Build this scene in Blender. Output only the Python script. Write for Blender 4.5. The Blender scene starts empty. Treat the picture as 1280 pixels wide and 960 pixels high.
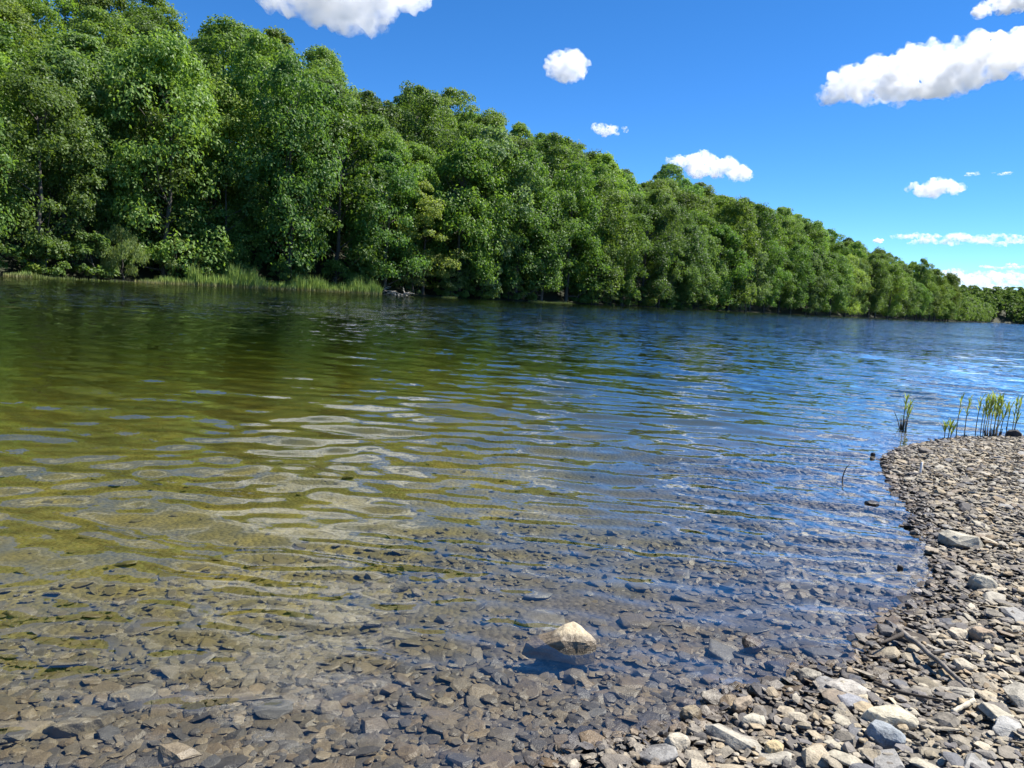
import bpy, bmesh, math, random
import numpy as np
from mathutils import Vector, Matrix

RNG = np.random.default_rng(11)
random.seed(5)
scene = bpy.context.scene
COL = scene.collection
R = math.radians

# ------------------------------------------------------------------ camera
EYE = np.array([0.0, 0.0, 1.5])
PITCH, ROLL, FPX = R(6.85), R(3.5), 960.0
f_ = np.array([0, math.cos(PITCH), -math.sin(PITCH)])
u0 = np.array([0, math.sin(PITCH), math.cos(PITCH)])
r0 = np.array([1.0, 0, 0])
r_ = r0 * math.cos(ROLL) + u0 * math.sin(ROLL)
u_ = -r0 * math.sin(ROLL) + u0 * math.cos(ROLL)
cam_data = bpy.data.cameras.new("camera")
cam = bpy.data.objects.new("camera", cam_data)
COL.objects.link(cam)
cam_data.sensor_fit = 'HORIZONTAL'
cam_data.angle = 2 * math.atan(640 / FPX)
cam_data.clip_start = 0.05
cam_data.clip_end = 60000
m = Matrix.Identity(4)
for i in range(3):
    m[i][0], m[i][1], m[i][2], m[i][3] = r_[i], u_[i], -f_[i], EYE[i]
cam.matrix_world = m
scene.camera = cam


def ray(px, py):
    d = f_ + r_ * ((px - 640) / FPX) + u_ * ((480 - py) / FPX)
    return d


def at(px, py, z=0.0):
    """world point at height z in the direction of a photograph pixel"""
    d = ray(px, py)
    t = (z - EYE[2]) / d[2]
    return EYE + d * t


def mpp(p):
    """metres per photograph pixel at point p"""
    return float(np.dot(np.asarray(p) - EYE, f_)) / FPX


def project(p):
    v = np.asarray(p, float) - EYE
    z = v @ f_
    return 640 + FPX * (v @ r_) / z, 480 - FPX * (v @ u_) / z, z


# ------------------------------------------------------------------ mesh helpers
def mesh_arrays(name, V, faces_list, smooth=False):
    """faces_list: list of int arrays (n,k)"""
    me = bpy.data.meshes.new(name)
    V = np.ascontiguousarray(V, dtype=np.float32)
    me.vertices.add(len(V))
    me.vertices.foreach_set("co", V.ravel())
    loops, starts, tot = [], [], 0
    for F in faces_list:
        if len(F) == 0:
            continue
        F = np.asarray(F, dtype=np.int32)
        k = F.shape[1]
        loops.append(F.ravel())
        starts.append(tot + np.arange(len(F), dtype=np.int32) * k)
        tot += F.size
    L = np.concatenate(loops)
    S = np.concatenate(starts)
    me.loops.add(len(L))
    me.loops.foreach_set("vertex_index", L)
    me.polygons.add(len(S))
    me.polygons.foreach_set("loop_start", S.astype(np.int32))
    me.update(calc_edges=True)
    me.polygons.foreach_set("use_smooth", np.full(len(S), bool(smooth)))
    me.update()
    return me


def set_tint(me, cols):
    a = me.attributes.new("tint", 'FLOAT_COLOR', 'POINT')
    c = np.ones((len(me.vertices), 4), dtype=np.float32)
    c[:, :3] = cols
    a.data.foreach_set("color", c.ravel())


def link(name, me, mat=None, parent=None, loc=None):
    o = bpy.data.objects.new(name, me)
    COL.objects.link(o)
    if mat is not None and len(me.materials) == 0:
        me.materials.append(mat)
    if parent is not None:
        o.parent = parent
    if loc is not None:
        o.location = loc
    return o


def tag(o, label=None, cat=None, group=None, kind=None):
    if label: o["label"] = label
    if cat: o["category"] = cat
    if group: o["group"] = group
    if kind: o["kind"] = kind
    return o


def empty(name, loc=(0, 0, 0), rz=0.0):
    o = bpy.data.objects.new(name, None)
    COL.objects.link(o)
    o.empty_display_size = 0.2
    o.location = loc
    o.rotation_euler = (0, 0, rz)
    return o


class MB:
    """collects tubes and leaf blades as arrays"""
    def __init__(self):
        self.V, self.Q, self.T, self.n = [], [], [], 0

    def tube(self, pts, radii, seg=6, cap=True):
        pts = np.asarray(pts, float)
        n = len(pts)
        d = np.gradient(pts, axis=0)
        d /= np.linalg.norm(d, axis=1)[:, None] + 1e-9
        ref = np.array([0.31, 0.93, 0.2]) if abs(d[0][2]) > .6 else np.array([0, 0, 1.0])
        a = np.cross(d, ref); a /= np.linalg.norm(a, axis=1)[:, None] + 1e-9
        b = np.cross(d, a)
        th = np.linspace(0, 2 * math.pi, seg, endpoint=False)
        ring = (np.cos(th)[None, :, None] * a[:, None, :] + np.sin(th)[None, :, None] * b[:, None, :])
        V = pts[:, None, :] + ring * np.asarray(radii, float)[:, None, None]
        base = self.n
        self.V.append(V.reshape(-1, 3)); self.n += n * seg
        q = []
        for i in range(n - 1):
            for j in range(seg):
                k = (j + 1) % seg
                q.append((base + i * seg + j, base + i * seg + k, base + (i + 1) * seg + k, base + (i + 1) * seg + j))
        self.Q += q
        if cap:
            for i, rev in ((0, True), (n - 1, False)):
                c = self.n
                self.V.append(pts[i][None]); self.n += 1
                for j in range(seg):
                    k = (j + 1) % seg
                    t = (base + i * seg + j, base + i * seg + k, c)
                    self.T.append(t[::-1] if rev else t)

    def blade(self, p, d, length, width, droop=0.3, seg=3, side=None):
        """a bent tapering leaf blade"""
        d = np.asarray(d, float); d = d / np.linalg.norm(d)
        s = np.cross(d, (0, 0, 1.0)) if side is None else np.asarray(side, float)
        if np.linalg.norm(s) < 1e-3: s = np.array([1.0, 0, 0])
        s = s / np.linalg.norm(s)
        base = self.n
        for i in range(seg + 1):
            t = i / seg
            c = np.asarray(p) + d * length * t + np.array([0, 0, -droop * length * t * t])
            w = width * (0.5 + 1.2 * t) * (1 - t) ** 0.7 if t < 1 else 0.0005
            self.V.append(np.array([c - s * w * .5, c + s * w * .5])); self.n += 2
        for i in range(seg):
            a = base + 2 * i
            self.Q.append((a, a + 1, a + 3, a + 2))

    def build(self, name, smooth=True):
        fl = []
        if self.Q: fl.append(np.array(self.Q))
        if self.T: fl.append(np.array(self.T))
        return mesh_arrays(name, np.concatenate(self.V), fl, smooth)


# ------------------------------------------------------------------ node helper
class NT:
    def __init__(self, name):
        self.mat = bpy.data.materials.new(name)
        self.mat.use_nodes = True
        self.t = self.mat.node_tree
        self.t.nodes.clear()
        self.out = self.n("ShaderNodeOutputMaterial")

    def n(self, typ, ins=None, **props):
        nd = self.t.nodes.new(typ)
        for k, v in props.items():
            setattr(nd, k, v)
        for k, v in (ins or {}).items():
            s = nd.inputs[k]
            if hasattr(v, "is_linked") or isinstance(v, bpy.types.NodeSocket):
                self.t.links.new(v, s)
            else:
                s.default_value = v
        return nd

    def math(self, op, a, b=0.0, clamp=False):
        nd = self.n("ShaderNodeMath", {0: a, 1: b}, operation=op, use_clamp=clamp)
        return nd.outputs[0]

    def vmath(self, op, a, b=(0, 0, 0)):
        nd = self.n("ShaderNodeVectorMath", {0: a, 1: b}, operation=op)
        return nd.outputs[0]

    def noise(self, vec, scale, detail=4, rough=.55):
        return self.n("ShaderNodeTexNoise", {"Vector": vec, "Scale": scale, "Detail": detail, "Roughness": rough})

    def ramp(self, fac, stops, interp='LINEAR'):
        nd = self.n("ShaderNodeValToRGB", {"Fac": fac})
        cr = nd.color_ramp
        cr.interpolation = interp
        while len(cr.elements) > len(stops):
            cr.elements.remove(cr.elements[-1])
        while len(cr.elements) < len(stops):
            cr.elements.new(0.5)
        for e, (p, c) in zip(cr.elements, stops):
            e.position = p
            e.color = (c[0], c[1], c[2], 1) if not isinstance(c, (int, float)) else (c, c, c, 1)
        return nd.outputs[0]

    def mix(self, fac, a, b, blend='MIX'):
        nd = self.n("ShaderNodeMix", data_type='RGBA', blend_type=blend)
        for idx, v in ((0, fac), (6, a), (7, b)):
            s = nd.inputs[idx]
            if isinstance(v, bpy.types.NodeSocket): self.t.links.new(v, s)
            else: s.default_value = v if isinstance(v, (int, float)) else (v[0], v[1], v[2], 1)
        return nd.outputs[2]

    def maprange(self, v, a, b, c=0., d=1., smooth=False):
        nd = self.n("ShaderNodeMapRange", {0: v, 1: a, 2: b, 3: c, 4: d}, interpolation_type='SMOOTHSTEP' if smooth else 'LINEAR')
        return nd.outputs[0]

    def surf(self, sh):
        self.t.links.new(sh, self.out.inputs["Surface"])
        return self.mat

    def sep(self, vec):
        return self.n("ShaderNodeSeparateXYZ", {0: vec}).outputs


# ------------------------------------------------------------------ materials
def mat_stone(name):
    """reads the stone's own colour from its tint attribute; stones at or below the waterline are wet (darker, glossier)"""
    t = NT(name)
    pos = t.n("ShaderNodeNewGeometry").outputs["Position"]
    tint = t.n("ShaderNodeAttribute", attribute_name="tint").outputs["Color"]
    n1 = t.noise(pos, 28, 5, .65).outputs[0]
    n2 = t.noise(pos, 160, 3, .6).outputs[0]
    c = t.mix(1.0, tint, t.ramp(n1, [(.25, .55), (.5, 1.0), (.8, 1.3)]), 'MULTIPLY')
    c = t.mix(1.0, c, t.ramp(n2, [(.3, .75), (.7, 1.15)]), 'MULTIPLY')
    z = t.sep(pos)[2]
    zz = t.math('ADD', z, t.math('MULTIPLY', t.math('SUBTRACT', n1, .5), .06))
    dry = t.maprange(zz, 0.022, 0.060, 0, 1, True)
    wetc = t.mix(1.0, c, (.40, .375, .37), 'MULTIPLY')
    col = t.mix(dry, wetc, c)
    # under water: brown-olive algae film, its depth ramp painting in light lost to water
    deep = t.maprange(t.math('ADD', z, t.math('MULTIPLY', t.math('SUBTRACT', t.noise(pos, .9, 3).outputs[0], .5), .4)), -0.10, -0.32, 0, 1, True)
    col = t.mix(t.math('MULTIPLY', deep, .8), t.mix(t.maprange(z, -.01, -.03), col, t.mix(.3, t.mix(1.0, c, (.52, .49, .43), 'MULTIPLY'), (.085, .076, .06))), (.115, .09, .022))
    rough = t.maprange(dry, 0, 1, .42, .85)
    bmp = t.n("ShaderNodeBump", {"Height": t.math('ADD', n1, t.math('MULTIPLY', n2, .4)), "Strength": .55, "Distance": .012}).outputs[0]
    b = t.n("ShaderNodeBsdfPrincipled", {"Base Color": col, "Roughness": rough, "Normal": bmp, "Specular IOR Level": .4})
    return t.surf(b.outputs[0])


def mat_terrain():
    t = NT("terrain_ground")
    pos = t.n("ShaderNodeNewGeometry").outputs["Position"]
    z = t.sep(pos)[2]
    n1 = t.noise(pos, 3.0, 6, .6).outputs[0]
    n2 = t.noise(pos, 22, 5, .6).outputs[0]
    n3 = t.noise(pos, .7, 4, .6).outputs[0]
    vor = t.n("ShaderNodeTexVoronoi", {"Vector": pos, "Scale": 26.0, "Randomness": 1.0})
    grav = t.mix(.65, t.ramp(n2, [(.25, (.03, .028, .027)), (.55, (.10, .09, .075)), (.8, (.18, .165, .14))]),
                 t.ramp(t.sep(vor.outputs["Color"])[0], [(0., (.09, .08, .07)), (.5, (.17, .15, .12)), (1., (.26, .235, .195))]))
    x0 = t.sep(pos)[0]
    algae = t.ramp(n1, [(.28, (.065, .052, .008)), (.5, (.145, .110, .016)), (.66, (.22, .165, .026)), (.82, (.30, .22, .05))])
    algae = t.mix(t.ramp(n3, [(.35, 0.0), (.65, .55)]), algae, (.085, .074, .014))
    silt_absorb = t.mix(n3, (.024, .028, .020), (.042, .043, .028))
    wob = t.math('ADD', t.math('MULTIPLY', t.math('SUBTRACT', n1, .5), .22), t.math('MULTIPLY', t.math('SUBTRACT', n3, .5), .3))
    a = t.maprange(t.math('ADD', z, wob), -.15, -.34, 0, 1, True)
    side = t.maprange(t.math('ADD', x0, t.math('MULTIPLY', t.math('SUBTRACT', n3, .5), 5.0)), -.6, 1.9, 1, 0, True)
    weed = t.mix(side, silt_absorb, algae)
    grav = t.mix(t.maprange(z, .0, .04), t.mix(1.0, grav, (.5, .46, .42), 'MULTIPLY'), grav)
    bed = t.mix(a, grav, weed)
    bed = t.mix(t.maprange(z, -1.5, -2.4, 0, 1, True), bed, silt_absorb)  # deep bed darkens to silt colour, standing in for light the water absorbs
    litter = t.mix(n1, (.016, .022, .008), (.035, .038, .014))
    y = t.sep(pos)[1]
    x = t.sep(pos)[0]
    far = t.maprange(t.math('SUBTRACT', y, x), 35, 50, 0, 1)
    farr = t.math('MAXIMUM', far, t.maprange(y, 60, 80))
    col = t.mix(t.math('MULTIPLY', farr, t.maprange(z, -.15, .05)), bed, litter)
    h = t.math('ADD', t.math('MULTIPLY', vor.outputs["Distance"], -1.0), n2)
    bmp = t.n("ShaderNodeBump", {"Height": h, "Strength": .6, "Distance": .03}).outputs[0]
    b = t.n("ShaderNodeBsdfPrincipled", {"Base Color": col, "Roughness": .85, "Normal": bmp})
    return t.surf(b.outputs[0])


WAVE_ANG = R(-14)     # crests run a little down to the right


def mat_water():
    t = NT("lake_water")
    g = t.n("ShaderNodeNewGeometry")
    pos = g.outputs["Position"]
    mp = t.n("ShaderNodeMapping", {"Vector": pos, "Rotation": (0, 0, R(12)), "Scale": (.55, 1.0, 1.0)}).outputs[0]
    dist = t.n("ShaderNodeVectorMath", {0: pos}, operation='LENGTH').outputs["Value"]
    far = t.maprange(dist, 9, 45, 0, 1, True)
    patch = t.ramp(t.noise(pos, .07, 3, .5).outputs[0], [(.35, .55), (.65, 1.25)])
    a = t.noise(mp, 1.9, 2, .5).outputs["Color"]
    b = t.noise(mp, 7.5, 2, .6).outputs["Color"]
    c = t.noise(mp, 26.0, 2, .6).outputs["Color"]
    va = t.vmath('SUBTRACT', a, (.5, .5, .5))
    vb = t.vmath('SUBTRACT', b, (.5, .5, .5))
    vc = t.vmath('SUBTRACT', c, (.5, .5, .5))
    sa = t.n("ShaderNodeVectorMath", {0: va, "Scale": t.math('MULTIPLY', far, 1.1)}, operation='SCALE').outputs[0]
    sb = t.n("ShaderNodeVectorMath", {0: vb, "Scale": t.math('ADD', .17, t.math('MULTIPLY', far, 1.25))}, operation='SCALE').outputs[0]
    sc_ = t.n("ShaderNodeVectorMath", {0: vc, "Scale": t.math('ADD', .14, t.math('MULTIPLY', far, .45))}, operation='SCALE').outputs[0]
    s = t.vmath('ADD', t.vmath('ADD', sa, sb), sc_)
    s = t.n("ShaderNodeVectorMath", {0: s, "Scale": patch}, operation='SCALE').outputs[0]
    s = t.vmath('MULTIPLY', s, (.55, 1.0, 0.0))
    nrm = t.vmath('NORMALIZE', t.vmath('ADD', g.outputs["Normal"], s))
    # reflectance of a water surface, the same from above and below (the bed is seen and lit without bending)
    cs = t.math('ABSOLUTE', t.n("ShaderNodeVectorMath", {0: g.outputs["Incoming"], 1: nrm}, operation='DOT_PRODUCT').outputs["Value"])
    fr = t.math('ADD', .04, t.math('MULTIPLY', .96, t.math('POWER', t.math('SUBTRACT', 1.0, cs, True), 4.5)), True)
    gl = t.n("ShaderNodeBsdfGlossy", {"Color": (1, 1, 1, 1), "Roughness": .025, "Normal": nrm}).outputs[0]
    tr = t.n("ShaderNodeBsdfTransparent", {"Color": (.97, .97, .95, 1)}).outputs[0]
    mx = t.n("ShaderNodeMixShader", {0: fr, 1: tr, 2: gl}).outputs[0]
    va_ = t.n("ShaderNodeVolumeAbsorption", {"Color": (.50, .60, .16, 1), "Density": .25}).outputs[0]
    t.t.links.new(va_, t.out.inputs["Volume"])
    return t.surf(mx)


def mat_leaf(name, c1, c2, trans=.5):
    t = NT(name)
    rnd = t.n("ShaderNodeNewGeometry").outputs["Random Per Island"]
    oi = t.n("ShaderNodeObjectInfo")
    col = t.mix(rnd, c1, c2)
    col = t.mix(1.0, col, oi.outputs["Color"], 'MULTIPLY')
    d = t.n("ShaderNodeBsdfPrincipled", {"Base Color": col, "Roughness": .48, "Specular IOR Level": .35}).outputs[0]
    tc = t.mix(1.0, col, (1.25, 1.25, .55), 'MULTIPLY')
    tl = t.n("ShaderNodeBsdfTranslucent", {"Color": tc}).outputs[0]
    return t.surf(t.n("ShaderNodeMixShader", {0: trans, 1: d, 2: tl}).outputs[0])


def mat_wood(name, c1, c2, scale=9, rough=.85):
    t = NT(name)
    co = t.n("ShaderNodeTexCoord").outputs["Object"]
    mp = t.n("ShaderNodeMapping", {"Vector": co, "Scale": (1, 1, .25)}).outputs[0]
    n = t.noise(mp, scale, 6, .65).outputs[0]
    col = t.ramp(n, [(.3, c1), (.7, c2)])
    bmp = t.n("ShaderNodeBump", {"Height": n, "Strength": .6, "Distance": .02}).outputs[0]
    return t.surf(t.n("ShaderNodeBsdfPrincipled", {"Base Color": col, "Roughness": rough, "Normal": bmp}).outputs[0])


def mat_blade(name, c1, c2, zlow=None, zhigh=None, clow=None):
    t = NT(name)
    g = t.n("ShaderNodeNewGeometry")
    col = t.mix(g.outputs["Random Per Island"], c1, c2)
    if clow is not None:
        gz = t.sep(g.outputs["Position"])[2]
        col = t.mix(t.maprange(gz, zlow, zhigh), clow, col)
    d = t.n("ShaderNodeBsdfPrincipled", {"Base Color": col, "Roughness": .5}).outputs[0]
    tl = t.n("ShaderNodeBsdfTranslucent", {"Color": col}).outputs[0]
    return t.surf(t.n("ShaderNodeMixShader", {0: .3, 1: d, 2: tl}).outputs[0])


def mat_cloud(name, dens, size):
    t = NT(name)
    pos = t.n("ShaderNodeTexCoord").outputs["Object"]
    n = t.noise(pos, 3.6 / size, 7, .72).outputs[0]
    d = t.maprange(n, .44, .68, 0, dens, True)
    v = t.n("ShaderNodeVolumePrincipled", {"Color": (1, 1, 1, 1), "Density": d, "Anisotropy": .15})
    t.t.links.new(v.outputs[0], t.out.inputs["Volume"])
    return t.mat


M = {}
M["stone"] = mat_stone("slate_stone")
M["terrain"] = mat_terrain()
M["water"] = mat_water()
M["leaf_dark"] = mat_leaf("leaf_dark_green", (.100, .170, .040), (.170, .260, .066))
M["leaf_mid"] = mat_leaf("leaf_mid_green", (.140, .212, .044), (.220, .305, .074))
M["leaf_pale"] = mat_leaf("leaf_pale_green", (.155, .215, .070), (.225, .295, .120))
M["bark"] = mat_wood("grey_bark", (.035, .03, .024), (.12, .105, .085), 3)
M["drift"] = mat_wood("bleached_driftwood", (.22, .19, .155), (.50, .46, .39), 14)
M["greywood"] = mat_wood("weathered_grey_wood", (.08, .068, .055), (.30, .265, .22), 16)
M["darkwood"] = mat_wood("wet_dark_wood", (.02, .017, .014), (.09, .07, .05), 20)
M["palewood"] = mat_wood("pale_wood", (.45, .40, .30), (.62, .57, .46), 25)
M["whitewood"] = mat_wood("white_peg", (.68, .66, .62), (.8, .79, .76), 25)
M["reed"] = mat_blade("bank_reed", (.19, .30, .05), (.33, .42, .10), .0, .5, (.27, .25, .11))
M["grass"] = mat_blade("bank_grass", (.13, .18, .035), (.22, .25, .07))
M["shoot"] = mat_blade("fresh_shoot", (.34, .42, .05), (.50, .58, .11))
M["shootstem"] = mat_blade("shoot_stem", (.05, .05, .025), (.10, .085, .04))
M["shootpale"] = mat_blade("dry_stem", (.34, .28, .13), (.48, .41, .22))

# ------------------------------------------------------------------ land shapes
def sdf(P, poly):
    """signed distance of points P (n,2) to a closed polygon, positive inside"""
    P = np.asarray(P, float)
    poly = np.asarray(poly, float)
    best = np.full(len(P), 1e18)
    inside = np.zeros(len(P), bool)
    for a, b in zip(poly, np.roll(poly, -1, axis=0)):
        ab = b - a
        t = np.clip(((P - a) @ ab) / (ab @ ab + 1e-12), 0, 1)
        d = ((P - a - t[:, None] * ab) ** 2).sum(1)
        best = np.minimum(best, d)
        cond = (a[1] > P[:, 1]) != (b[1] > P[:, 1])
        xi = a[0] + (P[:, 1] - a[1]) * (b[0] - a[0]) / (b[1] - a[1] + 1e-12)
        inside ^= cond & (P[:, 0] < xi)
    return np.where(inside, 1, -1) * np.sqrt(best)


def rot_fract(ix, iy, k):
    s = np.sin(ix * 127.1 + iy * 311.7 + k * 74.7) * 43758.5453
    return s - np.floor(s)


def vnoise(x, y, k=0):
    ix, iy = np.floor(x), np.floor(y)
    fx, fy = x - ix, y - iy
    fx, fy = fx * fx * (3 - 2 * fx), fy * fy * (3 - 2 * fy)
    a, b = rot_fract(ix, iy, k), rot_fract(ix + 1, iy, k)
    c, d = rot_fract(ix, iy + 1, k), rot_fract(ix + 1, iy + 1, k)
    return (a * (1 - fx) + b * fx) * (1 - fy) + (c * (1 - fx) + d * fx) * fy - .5


shore_px = [(610, 985), (700, 952), (790, 926), (835, 915), (880, 915), (915, 872), (950, 868), (985, 858), (1010, 842), (1060, 838),
            (1078, 822), (1075, 805), (1110, 786), (1140, 762), (1152, 735), (1172, 715), (1168, 690), (1140, 660), (1132, 628), (1112, 598),
            (1104, 574), (1130, 562), (1165, 552), (1210, 547), (1280, 547), (1360, 556)]
NEAR = [tuple(at(px, py)[:2]) for px, py in shore_px]
e = NEAR[-1]
NEAR = [(-30, -6), (-9, -.6), (-4.2, .75), (-2.2, 1.25), (-1.0, 1.62), (-.3, 1.95)] + NEAR + [(e[0] + 3, e[1] - .3), (25, 12), (60, 5), (60, -40), (-30, -40)]
FAR = [(-130, -80), (-108, 0), (-80, 48), (-53, 77), (-40, 94), (-10, 122), (18, 150), (49, 185), (110, 252), (190, 347), (338, 552),
       (345, 640), (260, 900), (-700, 900), (-700, -80)]
FAR2 = [(452, 850), (560, 800), (800, 730), (1300, 600), (2400, 600), (2400, 2400), (380, 2400), (340, 1200)]
SHORE = FAR[:11]


def hillH(q):
    return np.interp(q, [-80, 0, 54, 84, 130, 170, 300, 384, 500, 640, 760], [53, 53, 46, 33, 30.5, 27.5, 22, 15.5, 9, 5, 4])


def ground_z(P):
    P = np.asarray(P, float)
    x, y = P[:, 0], P[:, 1]
    d = sdf(P, NEAR)
    d = d + .12 * vnoise(x * 2.3, y * 2.3, 3) + .05 * vnoise(x * 6, y * 6, 5)
    land = .30 * (1 - np.exp(-np.maximum(d, 0) / 3.2)) + .03 * vnoise(x * 1.4, y * 1.4, 1) * np.clip(d, 0, 1)
    w = np.maximum(-d, 0)
    bed = -(.035 * (1 - np.exp(-w / .12)) + 1.0 * np.log(1 + w / 8.5))
    bed = np.maximum(bed, -5.0) + .13 * vnoise(x * .9, y * .9, 2) * np.clip(w / 3, 0, 1)
    z = np.where(d > 0, land, bed)
    s = sdf(P, FAR)
    s = s + 2.5 * vnoise(x / 9, y / 9, 7) + 1.0 * vnoise(x / 3, y / 3, 8)
    q = x * .67 + y * .74
    H = hillH(q)
    si = np.maximum(s, 0)
    up = .06 * np.minimum(si, 5) + H * (1 - np.exp(-np.maximum(si - 4, 0) * .86 / H))
    zf = np.where(s > 0, up, np.maximum(.5 * s, -5.0))
    s2 = sdf(P, FAR2)
    z2 = np.where(s2 > 0, 36 * (1 - np.exp(-np.maximum(s2, 0) / 80)), np.maximum(.3 * s2, -5))
    return np.maximum(np.maximum(z, zf), z2)


def gz(x, y):
    return float(ground_z(np.array([[x, y]]))[0])


def polar_sheet(radii, angs):
    rr, aa = np.meshgrid(radii, angs, indexing='ij')
    X, Y = rr * np.sin(aa), rr * np.cos(aa)
    nr, na = rr.shape
    idx = np.arange(nr * na).reshape(nr, na)
    Q = np.stack([idx[:-1, :-1], idx[:-1, 1:], idx[1:, 1:], idx[1:, :-1]], -1).reshape(-1, 4)
    return X.ravel(), Y.ravel(), Q


# terrain: one sheet, finer close to the beach, reaching the horizon
radii = np.concatenate([[0.02], np.geomspace(.4, 25000, 420)])
angs = np.concatenate([np.linspace(-math.pi, -1.25, 60, endpoint=False), np.linspace(-1.25, 1.25, 420, endpoint=False), np.linspace(1.25, math.pi, 61)])
X, Y, Q = polar_sheet(radii, angs)
Z = ground_z(np.stack([X, Y], 1))
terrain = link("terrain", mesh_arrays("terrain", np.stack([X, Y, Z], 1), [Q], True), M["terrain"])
tag(terrain, kind="structure")

# water: real ripples near the beach, finer ones in the material
def wave_h(x, y, dr):
    h = np.zeros_like(x)
    rng = np.random.default_rng(4)
    edge = None
    for lam, amp, n, spread in ((1.9, .010, 5, .22), (.95, .0135, 9, .24), (.50, .0105, 10, .26), (.26, .0070, 14, .38), (.125, .0028, 14, .6)):
        for i in range(n):
            l = lam * rng.uniform(.75, 1.3)
            th = math.pi / 2 + R(-12) + rng.normal(0, spread)
            k = 2 * math.pi / l
            ph = rng.uniform(0, 2 * math.pi)
            a = amp / math.sqrt(n) * rng.uniform(.6, 1.4)
            fade = np.clip((l / np.maximum(dr, 1e-4) - 3) / 3, 0, 1)
            wob = 1.2 * vnoise(x / (l * 3), y / (l * 3), 20 + i) * 2
            h += a * fade * np.sin(k * (x * math.cos(th) + y * math.sin(th)) + ph + wob)
    return h


radii = np.concatenate([np.geomspace(1.2, 3000, 1050)])
angs = np.linspace(-1.45, 1.45, 560)
X, Y, Q = polar_sheet(radii, angs)
rad = np.sqrt(X * X + Y * Y)
dn = -sdf(np.stack([X, Y], 1), NEAR)
calm = np.clip(.42 + .58 * (dn - .1) / 2.6, .35, 1)
gust = .8 + .7 * vnoise(X / 7, Y / 4, 30) + .45 * vnoise(X / 2.1, Y / 1.5, 31)
Zw = wave_h(X, Y, rad * .0075) * calm * np.clip(gust, .25, 2)
wm = mesh_arrays("water", np.stack([X, Y, Zw], 1), [Q], True)
water = tag(link("water", wm, M["water"]), kind="structure")

# ------------------------------------------------------------------ stones
def hull(points):
    bm = bmesh.new()
    for p in points:
        bm.verts.new(p)
    bmesh.ops.convex_hull(bm, input=bm.verts[:])
    loose = [v for v in bm.verts if not v.link_faces]
    bmesh.ops.delete(bm, geom=loose, context='VERTS')
    bmesh.ops.triangulate(bm, faces=bm.faces[:])
    bm.verts.index_update()
    V = np.array([v.co[:] for v in bm.verts])
    F = np.array([[v.index for v in f.verts] for f in bm.faces])
    bm.free()
    return V, F


def shard_points(rng, flat=.28, n=6, round_=0.0, stretch=1.35):
    pts = []
    th0 = rng.uniform(0, 6.28)
    for layer, (zz, s) in enumerate(((-.5, .86), (-.15, 1.0), (.2, .98), (.5, .80))):
        for i in range(n):
            a = th0 + 2 * math.pi * (i + rng.uniform(-.32, .32)) / n
            rr = .5 * s * rng.uniform(.72, 1.08)
            pts.append((stretch * rr * math.cos(a), rr * math.sin(a), zz * flat * rng.uniform(.7, 1.15)))
    if round_ > 0:
        for i in range(26):
            v = rng.normal(size=3); v /= np.linalg.norm(v)
            pts.append((stretch * .5 * v[0] * rng.uniform(.9, 1.05), .5 * v[1] * rng.uniform(.9, 1.05), flat * .62 * v[2]))
    return pts


srng = np.random.default_rng(2)
PROTO = []
for i in range(36):
    kind = i % 6
    if kind < 4:
        PROTO.append(hull(shard_points(srng, srng.uniform(.10, .24), int(srng.integers(4, 7)), 0, srng.uniform(1.1, 1.7))))
    elif kind == 4:
        PROTO.append(hull(shard_points(srng, srng.uniform(.35, .5), 5, 0, srng.uniform(1., 1.4))))
    else:
        PROTO.append(hull(shard_points(srng, srng.uniform(.4, .6), 4, 1, srng.uniform(1.05, 1.4))))

PAL_DRY = np.array([(.30, .27, .21), (.36, .33, .27), (.27, .25, .21), (.24, .22, .195), (.33, .28, .20), (.20, .19, .18),
                    (.15, .145, .15), (.29, .235, .165), (.40, .37, .31), (.22, .205, .18), (.12, .115, .115), (.31, .29, .25), (.35, .31, .24)])
PAL_WET = np.array([(.26, .23, .18), (.19, .17, .14), (.32, .26, .17), (.13, .125, .13), (.22, .19, .14), (.36, .31, .23), (.10, .095, .095), (.28, .22, .14)])


def rot_mats(rz, tx, ty):
    n = len(rz)
    cz, sz = np.cos(rz), np.sin(rz)
    Rz = np.zeros((n, 3, 3)); Rz[:, 0, 0] = cz; Rz[:, 0, 1] = -sz; Rz[:, 1, 0] = sz; Rz[:, 1, 1] = cz; Rz[:, 2, 2] = 1
    cx, sx = np.cos(tx), np.sin(tx)
    Rx = np.zeros((n, 3, 3)); Rx[:, 0, 0] = 1; Rx[:, 1, 1] = cx; Rx[:, 1, 2] = -sx; Rx[:, 2, 1] = sx; Rx[:, 2, 2] = cx
    cy, sy = np.cos(ty), np.sin(ty)
    Ry = np.zeros((n, 3, 3)); Ry[:, 0, 0] = cy; Ry[:, 0, 2] = sy; Ry[:, 1, 1] = 1; Ry[:, 2, 0] = -sy; Ry[:, 2, 2] = cy
    return Rx @ Ry @ Rz


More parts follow.
